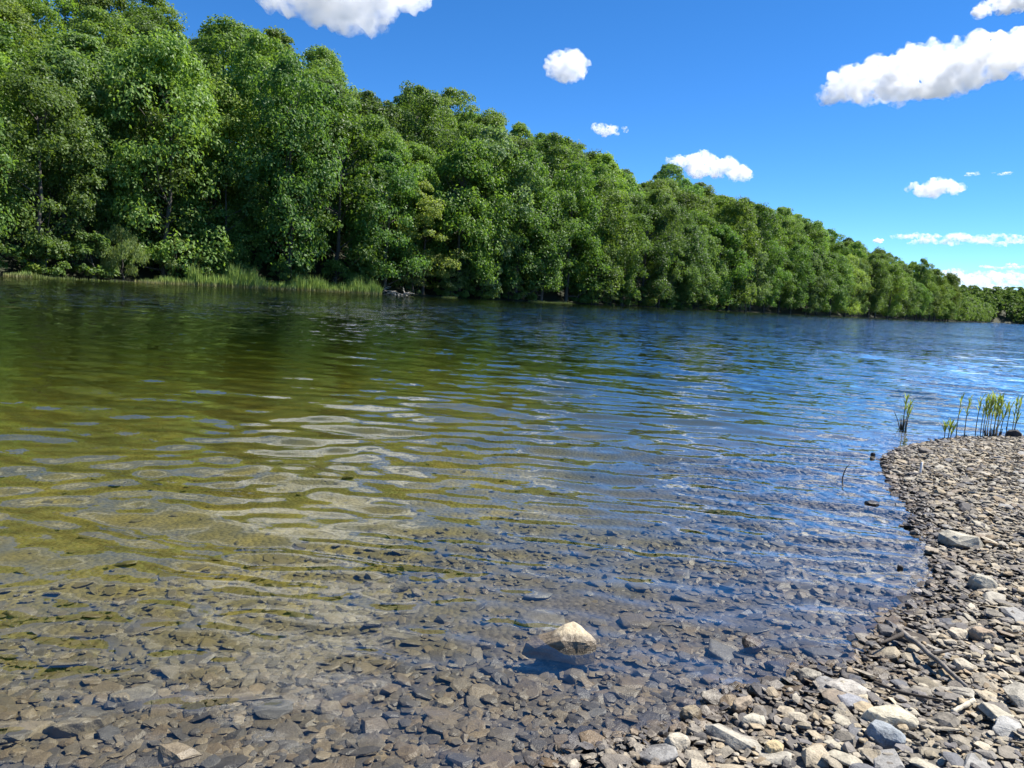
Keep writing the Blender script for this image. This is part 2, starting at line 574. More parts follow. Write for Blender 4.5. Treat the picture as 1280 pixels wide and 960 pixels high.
def scatter(name, pts, sizes, zoff, tilt, pal, label=None, thin=1.0):
    rng = np.random.default_rng(len(pts))
    n = len(pts)
    which = rng.integers(0, len(PROTO), n)
    g = ground_z(pts)
    Rm = rot_mats(rng.uniform(0, 6.28, n), rng.normal(0, tilt, n), rng.normal(0, tilt, n))
    col = pal[rng.integers(0, len(pal), n)] * rng.uniform(.75, 1.25, (n, 1)) * np.array([.99, .94, .85])
    Vs, Fs, Cs, base = [], [], [], 0
    for k, (V, F) in enumerate(PROTO):
        ids = np.where(which == k)[0]
        if len(ids) == 0: continue
        sc3 = sizes[ids][:, None] * rng.uniform(.8, 1.25, (len(ids), 3)) * np.array([1.0, 1.0, thin])
        P = np.einsum('nij,nvj->nvi', Rm[ids], V[None] * sc3[:, None, :])
        P[:, :, 0] += pts[ids, 0][:, None]
        P[:, :, 1] += pts[ids, 1][:, None]
        P[:, :, 2] += (g[ids] + zoff[ids])[:, None]
        Vs.append(P.reshape(-1, 3))
        Fs.append((F[None] + (base + np.arange(len(ids)) * len(V))[:, None, None]).reshape(-1, 3))
        Cs.append(np.repeat(col[ids], len(V), axis=0))
        base += len(ids) * len(V)
    me = mesh_arrays(name, np.concatenate(Vs), [np.concatenate(Fs)], False)
    set_tint(me, np.concatenate(Cs))
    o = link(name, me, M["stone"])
    tag(o, label, None, None, "stuff")
    return o


# dry gravel of the beach and spit
P = np.stack([RNG.uniform(-3, 9.5, 250000), RNG.uniform(1.2, 12.5, 250000)], 1)
d = sdf(P, NEAR)
P = P[(d > -.03)]
P = P[:int(len(P) * 1.0)]
near = np.hypot(P[:, 0], P[:, 1])
inview = np.abs(np.arctan2(P[:, 0], P[:, 1])) < R(46)
P = P[inview]
n = len(P)
sizes = np.clip(RNG.lognormal(math.log(.026), .52, n), .009, .10)
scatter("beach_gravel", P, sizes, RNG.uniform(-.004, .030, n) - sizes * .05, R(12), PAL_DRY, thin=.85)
# stones lying under the shallow water
P = np.stack([RNG.uniform(-7, 7.5, 210000), RNG.uniform(1.0, 10, 210000)], 1)
d = sdf(P, NEAR)
keep = (d < .05) & (d > -6.5) & (RNG.uniform(0, 1, len(P)) < np.clip(1.35 + d / np.interp(P[:, 0], [-.5, .8], [2.1, 1.45]) + 1.3 * vnoise(P[:, 0] * .8, P[:, 1] * .8, 41), .012, 1)) & (np.abs(np.arctan2(P[:, 0], P[:, 1])) < R(48))
P = P[keep][:48000]
n = len(P)
sizes = np.clip(RNG.lognormal(math.log(.035), .5, n), .012, .13)
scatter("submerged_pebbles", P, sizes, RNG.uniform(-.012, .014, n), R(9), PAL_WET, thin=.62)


def stone_mesh(name, pts, colr, rough=0.0):
    V, F = hull(pts)
    bm = bmesh.new()
    vs = [bm.verts.new(v) for v in V]
    for f in F:
        bm.faces.new([vs[i] for i in f])
    bmesh.ops.dissolve_limit(bm, angle_limit=R(9), verts=bm.verts[:], edges=bm.edges[:])
    size = max(np.ptp(V, axis=0))
    bmesh.ops.bevel(bm, geom=bm.edges[:], offset=size * .035, segments=2, affect='EDGES', profile=.6, clamp_overlap=True)
    bmesh.ops.triangulate(bm, faces=bm.faces[:])
    if rough:
        bmesh.ops.subdivide_edges(bm, edges=[e for e in bm.edges if e.calc_length() > size * .10], cuts=2, use_grid_fill=True)
        bmesh.ops.triangulate(bm, faces=bm.faces[:])
        bm.normal_update()
        k = 5.0 / size
        for v in bm.verts:
            c3 = v.co
            d3 = float(vnoise(np.array([c3.x * k + c3.z * k * .8]), np.array([c3.y * k - c3.z * k * .6 + 3.3]), 61)[0]) + .6 * float(vnoise(np.array([c3.x * k * 3 + c3.z * k * 2]), np.array([c3.y * k * 3 - c3.z * k * 2]), 62)[0])
            v.co = c3 + v.normal * d3 * size * rough
    me = bpy.data.meshes.new(name)
    bm.to_mesh(me)
    bm.free()
    for i in range(1):
        pass
    set_tint(me, np.tile(np.array(colr), (len(me.vertices), 1)))
    return me


def rock(name, px, py, wpx, hfrac, depthfrac, colr, label, cat, rz=0., tx=0., ty=0., zt=None, n=6, round_=0, sink=.25, seed=0, group=None):
    """one stone: width wpx photo pixels at its place, thickness hfrac*width, depth depthfrac*width"""
    rng = np.random.default_rng(seed + int(px) * 7 + int(py))
    z0 = 0.0
    for _ in range(4):
        p = at(px, py, z0)
        z0 = gz(p[0], p[1]) if zt is None else zt
    w = wpx * mpp(p)
    pts = np.array(shard_points(rng, 1.0, n, round_, 1.0)) * np.array([w, w * depthfrac, w * hfrac])
    me = stone_mesh(name, pts, colr, .035)
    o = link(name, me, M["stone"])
    ground = gz(p[0], p[1])
    o.location = (p[0], p[1], (ground if zt is None else zt) + w * hfrac * (.5 - sink))
    o.rotation_euler = (tx, ty, rz)
    tag(o, label, cat, group)
    return o


PALE, GREY, TAN, BROWN, DARK, BLUE = (.41, .375, .29), (.28, .27, .25), (.36, .30, .20), (.27, .21, .14), (.06, .055, .055), (.25, .27, .28)
# the wedge in the shallow water: pale dry top, dark wet foot, long shelf running under water
c = at(712, 802)
s = mpp(c)
def wp(dx, dz, dy):
    return (dx * s, dy * s, dz * s)
ang = [wp(-60, -34, -4), wp(-57, -15, 8), wp(-50, -36, -13), wp(-44, -13, -14), wp(-28, -7, -15), wp(-22, -5, 20), wp(-14, 6, -10), wp(-6, 16, 14), wp(4, 20, 16), wp(14, 17, 10), wp(26, 10, -2),
       wp(33, 4, -8), wp(32, -3, -12), wp(9, -1, -19), wp(-5, -10, -20), wp(30, -34, -14), wp(6, -32, -23), wp(-10, -36, 34), wp(30, -36, 16), wp(-12, 4, -16), wp(8, 5, -18)]
o = link("wedge_rock", stone_mesh("wedge_rock", np.array(ang) * np.array([1.0, .9, .70]), (.50, .415, .275), .05), M["stone"], None, (c[0], c[1], .016))
tag(o, "pale wedge shaped rock poking out of the shallow water, wet dark foot", "rock")
rock("submerged_slab", 676, 779, 74, .16, .75, (.30, .27, .21), "large flat pale slab lying under water just behind the wedge rock", "rock", .2, 0, 0, n=7)
rock("flat_boulder", 1200, 684, 62, .26, .85, PALE, "pale triangular flat boulder casting a dark shadow on the beach", "rock", .1, R(-6), R(4), n=4, sink=-.05)
rock("flat_stone", 1182, 692, 24, .25, .8, PALE, "small pale flat stone beside the triangular boulder", "stone", 0, 0, 0, n=5, sink=0)
rock("round_stone", 1226, 738, 36, .62, .8, (.40, .37, .29), "smooth rounded domed beige stone alone on the right side beach", "stone", .2, 0, R(10), n=6, round_=1, sink=.12)
rock("wet_rock", 1141, 684, 23, .4, .7, DARK, "dark wet rock at the waterline left of the triangular boulder", "rock", 0, n=5, sink=.1)
rock("wet_pebble", 1125, 712, 9, .7, .8, DARK, "tiny black pebble breaking the water below the dark wet rock", "stone", 0, zt=-.01, n=5, sink=.1)
rock("wet_rock", 940, 812, 38, .34, .8, (.14, .105, .07), "brown wet rock just breaking the water, white glints at its edge", "rock", .3, R(12), R(8), zt=-.035, n=5, sink=.0)
rock("flat_stone", 1012, 850, 36, .32, .8, PALE, "pale tilted slab standing at the water's edge beside dark wet shards", "stone", -.2, R(14), R(-6), n=5, sink=-.05)
rock("flat_stone", 893, 879, 42, .24, .8, PALE, "near white flat slab at the waterline, dark water under its edge", "stone", .1, R(6), R(5), n=4, sink=-.2)
rock("round_stone", 863, 903, 29, .75, .85, (.33, .27, .17), "brown rounded stone sitting in the water behind the beige cluster", "stone", .4, n=6, round_=1, sink=.15)
rock("flat_stone", 859, 884, 28, .36, .7, (.30, .25, .19), "brown wet oval stone touching the rounded brown stone", "stone", .2, n=6, round_=1, sink=.1)
rock("long_stone", 926, 889, 44, .34, .38, (.30, .24, .17), "brown roller shaped stone slanting up from the waterline", "stone", R(38), 0, R(-8), n=6, sink=-.1)
rock("flat_stone", 942, 909, 40, .38, .7, PALE, "square pale block beside the brown roller shaped stone", "stone", .1, n=4, sink=.1)
rock("long_slab", 1112, 908, 82, .26, .40, (.50, .45, .33), "long cream coloured slab with a shaded front face", "rock", R(-5), R(10), 0, n=6, sink=.05)
rock("round_stone", 1106, 928, 50, .48, .75, BLUE, "blue grey smooth lump in front of the long cream slab", "stone", -.3, 0, R(8), n=6, round_=1, sink=.15)
rock("flat_slab", 1062, 866, 62, .16, .7, (.40, .37, .32), "widest flat grey slab, half buried below the driftwood branch", "rock", .15, R(4), R(3), n=6, sink=.0)
rock("flat_slab", 1066, 884, 48, .20, .7, (.27, .27, .28), "slate grey slab overlapped by the widest flat slab", "rock", -.1, R(8), 0, n=5, sink=-.1)
rock("flat_stone", 846, 938, 38, .55, .8, (.43, .38, .29), "beige lump in the stone cluster near the lower picture edge", "stone", .5, n=6, round_=1, sink=.1)
rock("round_stone", 967, 945, 28, .62, .8, (.46, .36, .20), "honey yellow rounded pebble among grey stones", "stone", .3, n=6, round_=1, sink=.05)
rock("flat_stone", 1203, 840, 32, .42, .8, (.42, .37, .28), "tan chunky stone right of the driftwood branch", "stone", -.5, R(10), R(8), n=5, sink=.0)
rock("flat_stone", 1226, 800, 36, .42, .8, (.34, .26, .18), "reddish brown block with a shaded front above the tan chunk", "stone", .1, R(8), 0, n=5, sink=0)
rock("flat_stone", 1196, 797, 34, .3, .8, (.45, .39, .29), "cream flat stone left of the reddish brown block", "stone", .1, R(5), 0, n=5, sink=.0)
rock("flat_slab", 1258, 918, 48, .24, .8, (.36, .35, .32), "tilted grey wedge slab near the lower right corner", "rock", .5, R(18), R(-8), n=4, sink=-.15)
rock("flat_stone", 1148, 745, 18, .5, .8, (.62, .58, .52), "whitish stone right at the water's edge below the boulder", "stone", .1, n=5, sink=.1)
rock("wet_rock", 1090, 632, 20, .3, .7, DARK, "flat black rock in open water off the gravel spit", "rock", 0, zt=-.01, n=5, sink=.1)
rock("wet_pebble", 1091, 570, 7, .7, .8, DARK, "small black stone in the water off the spit's tip", "stone", 0, zt=.0, n=5, sink=.1)
rock("wet_rock", 1106, 567, 14, .25, .7, DARK, "dark wet flake at the very tip of the gravel spit", "stone", 0, n=5, sink=0)
rock("wet_rock", 1124, 566, 13, .4, .7, DARK, "black stone on the spit edge beside its tip", "stone", 0, n=5, sink=0)
rock("wet_rock", 1156, 568, 22, .3, .7, (.16, .14, .12), "dark tilted shard on top of the spit left of the white peg", "stone", -.2, R(14), R(10), n=4, sink=-.1)
rock("dark_rock", 1266, 548, 22, .55, .7, (.045, .042, .042), "dark angular rock at the foot of the rightmost green shoots", "rock", 0, n=5, sink=.1)
rock("wet_rock", 1178, 549, 12, .3, .7, DARK, "dark wet stone at the back edge of the spit under the sprout", "stone", 0, n=5, sink=0)
rock("tan_block", 220, 950, 62, .30, .6, (.48, .41, .27), "yellowish tan block at the lower picture edge on the left", "rock", .1, n=4, sink=.1, zt=-.035)
rock("long_slab", 92, 917, 74, .26, .35, (.40, .35, .25), "long submerged slab slanting near the lower left corner", "rock", R(22), n=6, sink=.1)
rock("submerged_stone", 152, 880, 28, .5, .8, (.50, .42, .28), "light tan submerged lump above the long slanting slab", "stone", .4, n=5, sink=.1)
rock("submerged_stone", 25, 770, 48, .2, .6, (.45, .38, .26), "flat tan slab under water near the left picture edge", "stone", .1, n=5, sink=.1)
rock("submerged_stone", 555, 885, 30, .4, .8, (.44, .37, .24), "light brown submerged stone below and left of the wedge rock", "stone", .2, n=5, round_=1, sink=.1)
rock("submerged_stone", 780, 870, 48, .22, .6, (.36, .30, .20), "flat brown submerged stone right of centre near the gravel edge", "stone", -.2, n=6, sink=.1)

# medium stones one can pick out among the gravel
tone = [("pale beige", (.36, .33, .265)), ("mid grey", (.26, .25, .23)), ("dark slate", (.13, .13, .135)), ("brown", (.25, .20, .145)), ("cream", (.37, .335, .255))]
mrng = np.random.default_rng(31)
protos = {}
for ti, (tn, tc) in enumerate(tone):
    for k in range(4):
        pts = np.array(shard_points(mrng, float(mrng.uniform(.11, .26)), int(mrng.integers(4, 7)), 0, float(mrng.uniform(1.1, 1.6))))
        protos[ti, k] = stone_mesh("slate_stone", pts, tc)
cnt = 0
while cnt < 110:
    p = np.array([[mrng.uniform(-.3, 7.5), mrng.uniform(2.2, 10.3)]])
    dd = sdf(p, NEAR)[0]
    if dd < .1: continue
    g0 = gz(p[0, 0], p[0, 1])
    sx, sy, sz = project((p[0, 0], p[0, 1], g0))
    if not (-20 < sx < 1300 and sy < 985) or mrng.random() > min(1, (4.2 / sz) ** 1.1): continue
    ti, k = int(mrng.integers(0, 5)), int(mrng.integers(0, 4))
    o = link("slate_stone", protos[ti, k], M["stone"])
    w = float(np.clip(mrng.lognormal(math.log(.09), .28), .06, .17))
    o.scale = (w, w, w)
    o.rotation_euler = (float(mrng.normal(0, R(9))), float(mrng.normal(0, R(9))), float(mrng.uniform(0, 6.28)))
    o.location = (p[0, 0], p[0, 1], g0 + .018)
    where = "in the lower right gravel" if sy > 840 else ("on the gravel beside the right water's edge" if sy > 690 else "on the far gravel spit")
    tag(o, f"loose {tone[ti][0]} slate stone lying {where}", "stone", "loose slate stones on the gravel beach")
    cnt += 1
cnt = 0
while cnt < 42:
    p = np.array([[mrng.uniform(-3.2, 3), mrng.uniform(2.2, 5.4)]])
    dd = sdf(p, NEAR)[0]
    if dd > -.12: continue
    g0 = gz(p[0, 0], p[0, 1])
    sx, sy, sz = project((p[0, 0], p[0, 1], g0))
    if not (-20 < sx < 1300 and sy < 975): continue
    ti, k = int(mrng.choice([0, 1, 2, 3, 3])), int(mrng.integers(0, 4))
    o = link("submerged_stone", protos[ti, k], M["stone"])
    w = float(np.clip(mrng.lognormal(math.log(.10), .3), .07, .19))
    o.scale = (w, w, w)
    o.rotation_euler = (float(mrng.normal(0, R(9))), float(mrng.normal(0, R(9))), float(mrng.uniform(0, 6.28)))
    o.location = (p[0, 0], p[0, 1], g0 + .012)
    where = "in the clear shallows near the camera" if sy > 820 else "further out in the shallows"
    tag(o, f"{tone[ti][0]} stone under water {where}", "stone", "larger stones under the shallow water")
    cnt += 1


# ------------------------------------------------------------------ driftwood, peg and twigs on the beach
def stick(name, pxpts, r0_, r1_, mat, label, cat, lift=.02, seg=7, wob=.12):
    rng = np.random.default_rng(int(pxpts[0][0]))
    pts = []
    for (px, py, dz) in pxpts:
        q = at(px, py, .15)
        q = at(px, py, gz(q[0], q[1]))
        pts.append([q[0], q[1], gz(q[0], q[1]) + lift + dz])
    pts = np.array(pts)
    t = np.linspace(0, 1, len(pts)); tt = np.linspace(0, 1, 12)
    P = np.stack([np.interp(tt, t, pts[:, i]) for i in range(3)], 1) + rng.normal(0, r0_ * wob, (12, 3))
    mb = MB(); mb.tube(P, np.linspace(r0_, r1_, 12) * rng.uniform(.85, 1.15, 12), seg)
    o = link(name, mb.build(name), M[mat])
    if label: tag(o, label, cat)
    return o, P


dr, P = stick("driftwood_branch", [(1122, 806, .05), (1150, 826, .05), (1178, 845, .03), (1207, 866, .01)], .015, .008, "greywood",
              "bleached grey driftwood branch with dark hollow end lying across the gravel", "driftwood")
mb = MB()
mb.tube(P[1] + np.linspace(0, 1, 6)[:, None] * np.array([-.16, -.10, -.01]), np.linspace(.013, .004, 6), 6)
mb.tube(P[5] + np.linspace(0, 1, 6)[:, None] * np.array([.14, .03, .02]), np.linspace(.009, .003, 6), 6)
link("side_branch", mb.build("side_branch"), M["darkwood"], dr)
rock("dark_slab", 1140, 806, 60, .14, .5, (.08, .065, .05), "dark tilted slate slab under the driftwood branch's upper end", "rock", R(-18), R(22), R(6), n=5, sink=-.3)
stick("twig", [(1092, 858, 0.01), (1122, 871, .012), (1150, 876, .01), (1178, 882, .01), (1198, 891, .005)], .007, .003, "darkwood",
      "thin reddish brown twig lying below the driftwood branch", "twig", .02)
stick("wood_chip", [(1190, 893, .0), (1216, 883, .012)], .012, .010, "palewood", "short pale split wood piece at the twig's right end", "wood", .02, 4, .05)
p = at(1150, 594, gz(*at(1150, 594)[:2]))
mb = MB()
mb.tube([(0, 0, -.03), (0, 0, .05), (.004, 0, .125)], [.011, .011, .009], 6)
o = link("white_peg", mb.build("white_peg"), M["whitewood"], None, (p[0], p[1], gz(p[0], p[1])))
tag(o, "small white peg standing upright in the spit gravel", "peg")
p = at(1053, 598)
mb = MB()
mb.tube([(0, 0, -.3), (.0, 0, .0), (.012, 0, .07), (.03, .0, .11), (.055, 0, .135)], [.006, .006, .005, .004, .003], 5)
o = link("bent_twig", mb.build("bent_twig"), M["darkwood"], None, (p[0], p[1], 0))
tag(o, "bent dark twig sticking out of open water left of the spit", "twig")


# ------------------------------------------------------------------ shoots on the spit
def shoot_plant(name, px, py, stems, label, group=None, base=None, zt=None):
    p = at(px, py, .02)
    z = gz(p[0], p[1]) if zt is None else zt
    s = mpp(p)
    root = empty(name, (p[0], p[1], z))
    tag(root, label, "plant", group)
    rng = np.random.default_rng(int(px))
    for (dx, hp, lean, leafy, pale) in stems:
        h = hp * .9 * s
        x0 = dx * s
        y0 = rng.uniform(-.05, .05)
        pts = np.array([(x0 + lean * h * t * t, y0 + .02 * math.sin(3 * t), -.06 + (h + .06) * t) for t in np.linspace(0, 1, 6)])
        mb = MB(); mb.tube(pts, np.linspace(.0065, .0035, 6), 6)
        link("stem", mb.build("stem"), M["shootpale" if pale else "shootstem"], root)
        if leafy:
            lb = MB()
            for k in range(leafy * 2):
                t = 1 - .42 * (k / leafy / 2) ** 1.3
                q = np.array([np.interp(t, np.linspace(0, 1, 6), pts[:, i]) for i in range(3)])
                a = rng.uniform(0, 6.28)
                d = np.array([math.cos(a) * .42, math.sin(a) * .42, 1.0])
                lb.blade(q, d, rng.uniform(.08, .16), .024, .2, 3)
            link("leaves", lb.build("leaves", False), M["shoot"], root)
    if base:
        bb = MB()
        for k in range(base):
            a = rng.uniform(0, 6.28); r_b = rng.uniform(0, .05)
            bb.tube([(math.cos(a) * r_b, math.sin(a) * r_b, -.05), (math.cos(a) * (r_b + .03), math.sin(a) * (r_b + .03), rng.uniform(.05, .13))], [.01, .004], 5)
        link("root_clump", bb.build("root_clump"), M["darkwood"], root)
    return root


shoot_plant("sapling", 1129, 533, [(0, 40, .02, 9, 0), (3, 26, .12, 5, 0), (-3, 22, -.5, 0, 0), (1, 34, .1, 5, 0)],
            "lone leafy shoot with a dark root clump standing in the water", None, 9, 0.0)
shoot_plant("sprout", 1183, 547, [(-3, 20, -.05, 7, 0), (2, 22, .05, 8, 0), (5, 15, .2, 5, 0)], "short bushy green sprout at the back of the spit")
shoot_plant("reed_stem_pair", 1200, 547, [(-4, 54, .01, 4, 0), (4, 54, .0, 5, 0)], "two thin bare stems standing side by side behind the spit")
shoot_plant("reed_clump", 1238, 546, [(-16, 52, .04, 4, 0), (-11, 50, .06, 7, 1), (-7, 54, .04, 9, 1), (-3, 56, .03, 10, 1), (0, 52, .05, 9, 1), (3, 57, .02, 10, 1), (6, 54, .03, 9, 1), (-5, 48, .1, 8, 1), (2, 45, .08, 7, 0)],
            "thick clump of bright green reed shoots on a dark root mound", None, 22)
shoot_plant("reed_shoots", 1247, 545, [(-3, 30, .2, 3, 1), (1, 50, .0, 5, 0), (5, 44, .12, 8, 0)], "three loose green shoots just right of the thick clump", None, 8)
shoot_plant("reed_shoots", 1265, 545, [(-7, 44, .03, 4, 0), (-1, 50, .02, 8, 1), (3, 48, .04, 8, 0), (5, 30, .14, 4, 0)], "rightmost green shoots beside the dark angular rock", None, 5)


# ------------------------------------------------------------------ trees
def crown_arrays(rng, H, Rad, z0, nclump, nleaf, leaf, shape, droop=0.0, clump_r=(.9, 2.0)):
    """leaf quads gathered in clumps spread through a crown; returns V, Q, clump centres"""
    cent, rads = [], []
    lob = rng.uniform(0, 6.28, 4)
    tries = 0
    while len(cent) < nclump:
        u = rng.random() ** .85
        a = rng.uniform(0, 6.28)
        if shape == 'oval':
            prof = math.sin(math.pi * min(1, (.10 + .90 * u)) ** 1.05) ** .5
        elif shape == 'dome':
            prof = math.sqrt(max(0, 1 - (u * 1.02) ** 2.6)) * (.62 + .38 * min(1, u * 3))
        else:
            prof = (1 - u) ** .55 * (.55 + .45 * min(1, u * 4))
        prof = max(prof, .12)
        lobe = 1 + .20 * math.sin(2 * a + lob[0] + 5 * u) + .15 * math.sin(3 * a + lob[1] - 7 * u)
        rho = Rad * prof * lobe * (.35 + .65 * rng.random() ** .45)
        z = z0 + (H - z0) * u
        cent.append((rho * math.cos(a), rho * math.sin(a), z))
        rads.append(rng.uniform(*clump_r) * (.75 + .35 * prof))
    cent, rads = np.array(cent), np.array(rads)
    per = nleaf // nclump
    which = np.repeat(np.arange(nclump), per)
    n = len(which)
    dv = rng.normal(size=(n, 3)); dv /= np.linalg.norm(dv, axis=1)[:, None]
    dv[:, 2] = np.where(dv[:, 2] < -.25, -dv[:, 2] * .7, dv[:, 2])
    out = cent[which].copy(); out[:, 2] = 0; out /= np.linalg.norm(out, axis=1)[:, None] + .3
    dv = dv + .35 * out
    dv /= np.linalg.norm(dv, axis=1)[:, None]
    # uneven clump outline
    wob = 1 + .28 * np.sin(dv[:, 0] * 5 + which) * np.cos(dv[:, 1] * 4 + which * 2.1)
    rr = rads[which] * wob * (.45 + .55 * rng.random(n) ** .5)
    pos = cent[which] + dv * rr[:, None] * np.array([1.08, 1.08, .95])
    pos[:, 2] -= droop * rng.random(n) * 1.0
    nrm = dv + rng.normal(0, .65, (n, 3)) + np.array([0, 0, .35])
    nrm /= np.linalg.norm(nrm, axis=1)[:, None]
    tng = np.cross(nrm, rng.normal(size=(n, 3))); tng /= np.linalg.norm(tng, axis=1)[:, None]
    if droop:
        tng = tng * .5 + np.array([0, 0, -.8]); tng /= np.linalg.norm(tng, axis=1)[:, None]
    bit = np.cross(nrm, tng)
    L = leaf * rng.uniform(.65, 1.35, n)[:, None]
    W = L * (.62 if not droop else .34)
    V = np.stack([pos - tng * L * .5, pos - bit * W * .5 + nrm * L * .06, pos + tng * L * .5 - nrm * L * .05, pos + bit * W * .5 + nrm * L * .06], 1).reshape(-1, 3)
    V[:, 2] = np.maximum(V[:, 2], .12)
    Qd = np.arange(n * 4).reshape(-1, 4)
    return V, Qd, cent


def trunk_mesh(rng, H, cent, r):
    mb = MB()
    top = H * .8
    zz = np.linspace(-1.2, top, 9)
    wx, wy = rng.normal(0, .14, 9).cumsum() * .8, rng.normal(0, .14, 9).cumsum() * .8
    P = np.stack([wx, wy, zz], 1)
    mb.tube(P, r * (1 - .88 * np.linspace(0, 1, 9)) + .02, 8)
    for i in rng.permutation(len(cent))[:16]:
        c = cent[i]
        zb = max(.8, min(top * .95, c[2] - .5 * np.hypot(c[0], c[1]) - .5))
        b = np.array([np.interp(zb, zz, wx), np.interp(zb, zz, wy), zb])
        mid = (b + c) / 2 + np.array([0, 0, -.25]) + rng.normal(0, .2, 3)
        mb.tube([b, (b + mid) / 2, mid, c], [r * .32, r * .24, r * .16, .025], 5, False)
    return mb.build("trunk")


TREE = {}
def tree_proto(key, seed, H, Rad, z0, nclump, nleaf, leaf, shape, mat, droop=0., clump_r=(.9, 2.0)):
    rng = np.random.default_rng(seed)
    V, Qd, cent = crown_arrays(rng, H, Rad, z0, nclump, nleaf, leaf, shape, droop, clump_r)
    cm = mesh_arrays("crown", V, [Qd], False)
    cm.materials.append(M[mat])
    tm = trunk_mesh(rng, H, cent, .018 * H)
    tm.materials.append(M["bark"])
    TREE[key] = (tm, cm)


NL = 19000
tree_proto("oval_a", 1, 17.5, 4.6, 1.2, 95, NL, .33, 'oval', "leaf_dark")
tree_proto("oval_b", 2, 18.5, 4.2, 2.0, 90, NL, .33, 'oval', "leaf_mid")
tree_proto("oval_c", 3, 16.5, 5.0, .9, 95, NL, .33, 'oval', "leaf_mid")
tree_proto("dome_a", 4, 15.5, 5.4, 1.4, 95, NL, .34, 'dome', "leaf_dark")
tree_proto("dome_b", 5, 16.5, 5.0, 2.5, 90, NL, .34, 'dome', "leaf_mid")
tree_proto("dome_c", 6, 14.5, 5.2, 1.0, 90, NL, .34, 'dome', "leaf_dark")
tree_proto("tall_a", 7, 20.0, 3.9, 3.0, 85, NL, .33, 'oval', "leaf_mid", clump_r=(.7, 1.4))
tree_proto("pale_a", 8, 15.0, 4.8, .6, 85, NL, .31, 'oval', "leaf_pale", clump_r=(.7, 1.5))
tree_proto("pale_b", 9, 9.0, 3.4, .3, 55, 7000, .32, 'dome', "leaf_pale", clump_r=(.6, 1.1))
tree_proto("willow", 10, 6.0, 2.5, .3, 40, 6000, .34, 'dome', "leaf_pale", .8, (.5, .9))
tree_proto("shrub", 11, 3.0, 1.7, .1, 24, 3000, .26, 'dome', "leaf_mid", 0., (.4, .7))
tree_proto("shrub_b", 12, 3.6, 1.6, .1, 24, 3200, .26, 'dome', "leaf_dark", 0., (.4, .75))


def make_tree(kind, x, y, sc, tint, name="broadleaf_tree", rz=None, dz=0.0, up=1.0):
    tm, cm = TREE[kind]
    root = empty(name, (x, y, gz(x, y) + dz), random.uniform(0, 6.28) if rz is None else rz)
    root.scale = (sc * random.uniform(.98, 1.15), sc * random.uniform(.98, 1.15), sc * random.uniform(.94, 1.06))
    root.scale = (root.scale[0] / up ** .6, root.scale[1] / up ** .6, root.scale[2] * up)
    a = link("trunk", tm, None, root)
    b = link("crown", cm, None, root)
    b.color = (tint[0], tint[1], tint[2], 1)
    return root


# rows of trees following the far shoreline
SH = np.array(SHORE, float)
seg = np.linalg.norm(np.diff(SH, axis=0), axis=1)
acc = np.concatenate([[0], np.cumsum(seg)])


def shore_at(a, inland):
    x = np.interp(a, acc, SH[:, 0]); y = np.interp(a, acc, SH[:, 1])
    x2 = np.interp(a + 2, acc, SH[:, 0]); y2 = np.interp(a + 2, acc, SH[:, 1])
    x1 = np.interp(a - 2, acc, SH[:, 0]); y1 = np.interp(a - 2, acc, SH[:, 1])
    t = np.array([x2 - x1, y2 - y1]); t /= np.linalg.norm(t)
    nrm = np.array([-t[1], t[0]])
    return x + nrm[0] * inland, y + nrm[1] * inland


cand = []
trng = np.random.default_rng(17)
rows = [(1.6, 7.4), (8.5, 8.2), (17.0, 8.8), (26.5, 9.2), (36.5, 9.6), (47.0, 10.0), (59.0, 10.5)]
for ri, (s_in, step) in enumerate(rows):
    a = 95.0 + trng.uniform(0, 4)
    while a < acc[-1] - 2:
        x, y = shore_at(a, s_in + trng.uniform(-1.8, 1.8))
        cand.append((ri, a, x, y))
        a += step * trng.uniform(.78, 1.2)
# screen filter
things, rest = [], []
for (ri, a, x, y) in cand:
    g0 = gz(x, y)
    sx, sy, sz = project((x, y, g0 + 10))
    if sx < -90 or sz < 10: continue
    things.append([ri, a, x, y, sx, sz])
# the most distant of them merge into the far wood
things.sort(key=lambda r: r[5] + r[0] * 7)
N_THINGS = 292
rest = things[N_THINGS:]
things = things[:N_THINGS]
LAND = [(-60, "the left picture edge"), (145, "the round pale willow"), (262, "the tall reeds"), (400, "the reed bed's end"), (490, "the brush pile"), (680, "the bright grass patch"),
        (800, "the ridge's sloping middle"), (900, "the shoreline bend"), (985, "the lowest ridge clouds")]
ROWN = ["at the water's edge", "in the second row", "low on the slope", "halfway up the slope", "high on the slope", "near the ridge", "on the ridge"]
ORD = ["first", "second", "third", "fourth", "fifth", "sixth", "seventh", "eighth", "ninth", "tenth", "eleventh", "twelfth", "thirteenth", "fourteenth", "fifteenth", "sixteenth", "seventeenth",
       "eighteenth", "nineteenth", "twentieth"] + [f"{k}th" for k in range(21, 60)]
bykey = {}
for rec in things:
    li = max(i for i, (lx, _) in enumerate(LAND) if rec[4] >= lx or i == 0)
    bykey.setdefault((rec[0], li), []).append(rec)
kinds = ["oval_a", "oval_b", "oval_c", "dome_a", "dome_b", "dome_c", "tall_a", "pale_a"]
desc = {"oval_a": "dark green oval", "oval_b": "mid green tall oval", "oval_c": "mid green broad oval", "dome_a": "dark green domed", "dome_b": "mid green domed",
        "dome_c": "dark green low domed", "tall_a": "mid green slender tall", "pale_a": "pale green oval", "pale_b": "small pale green bushy"}
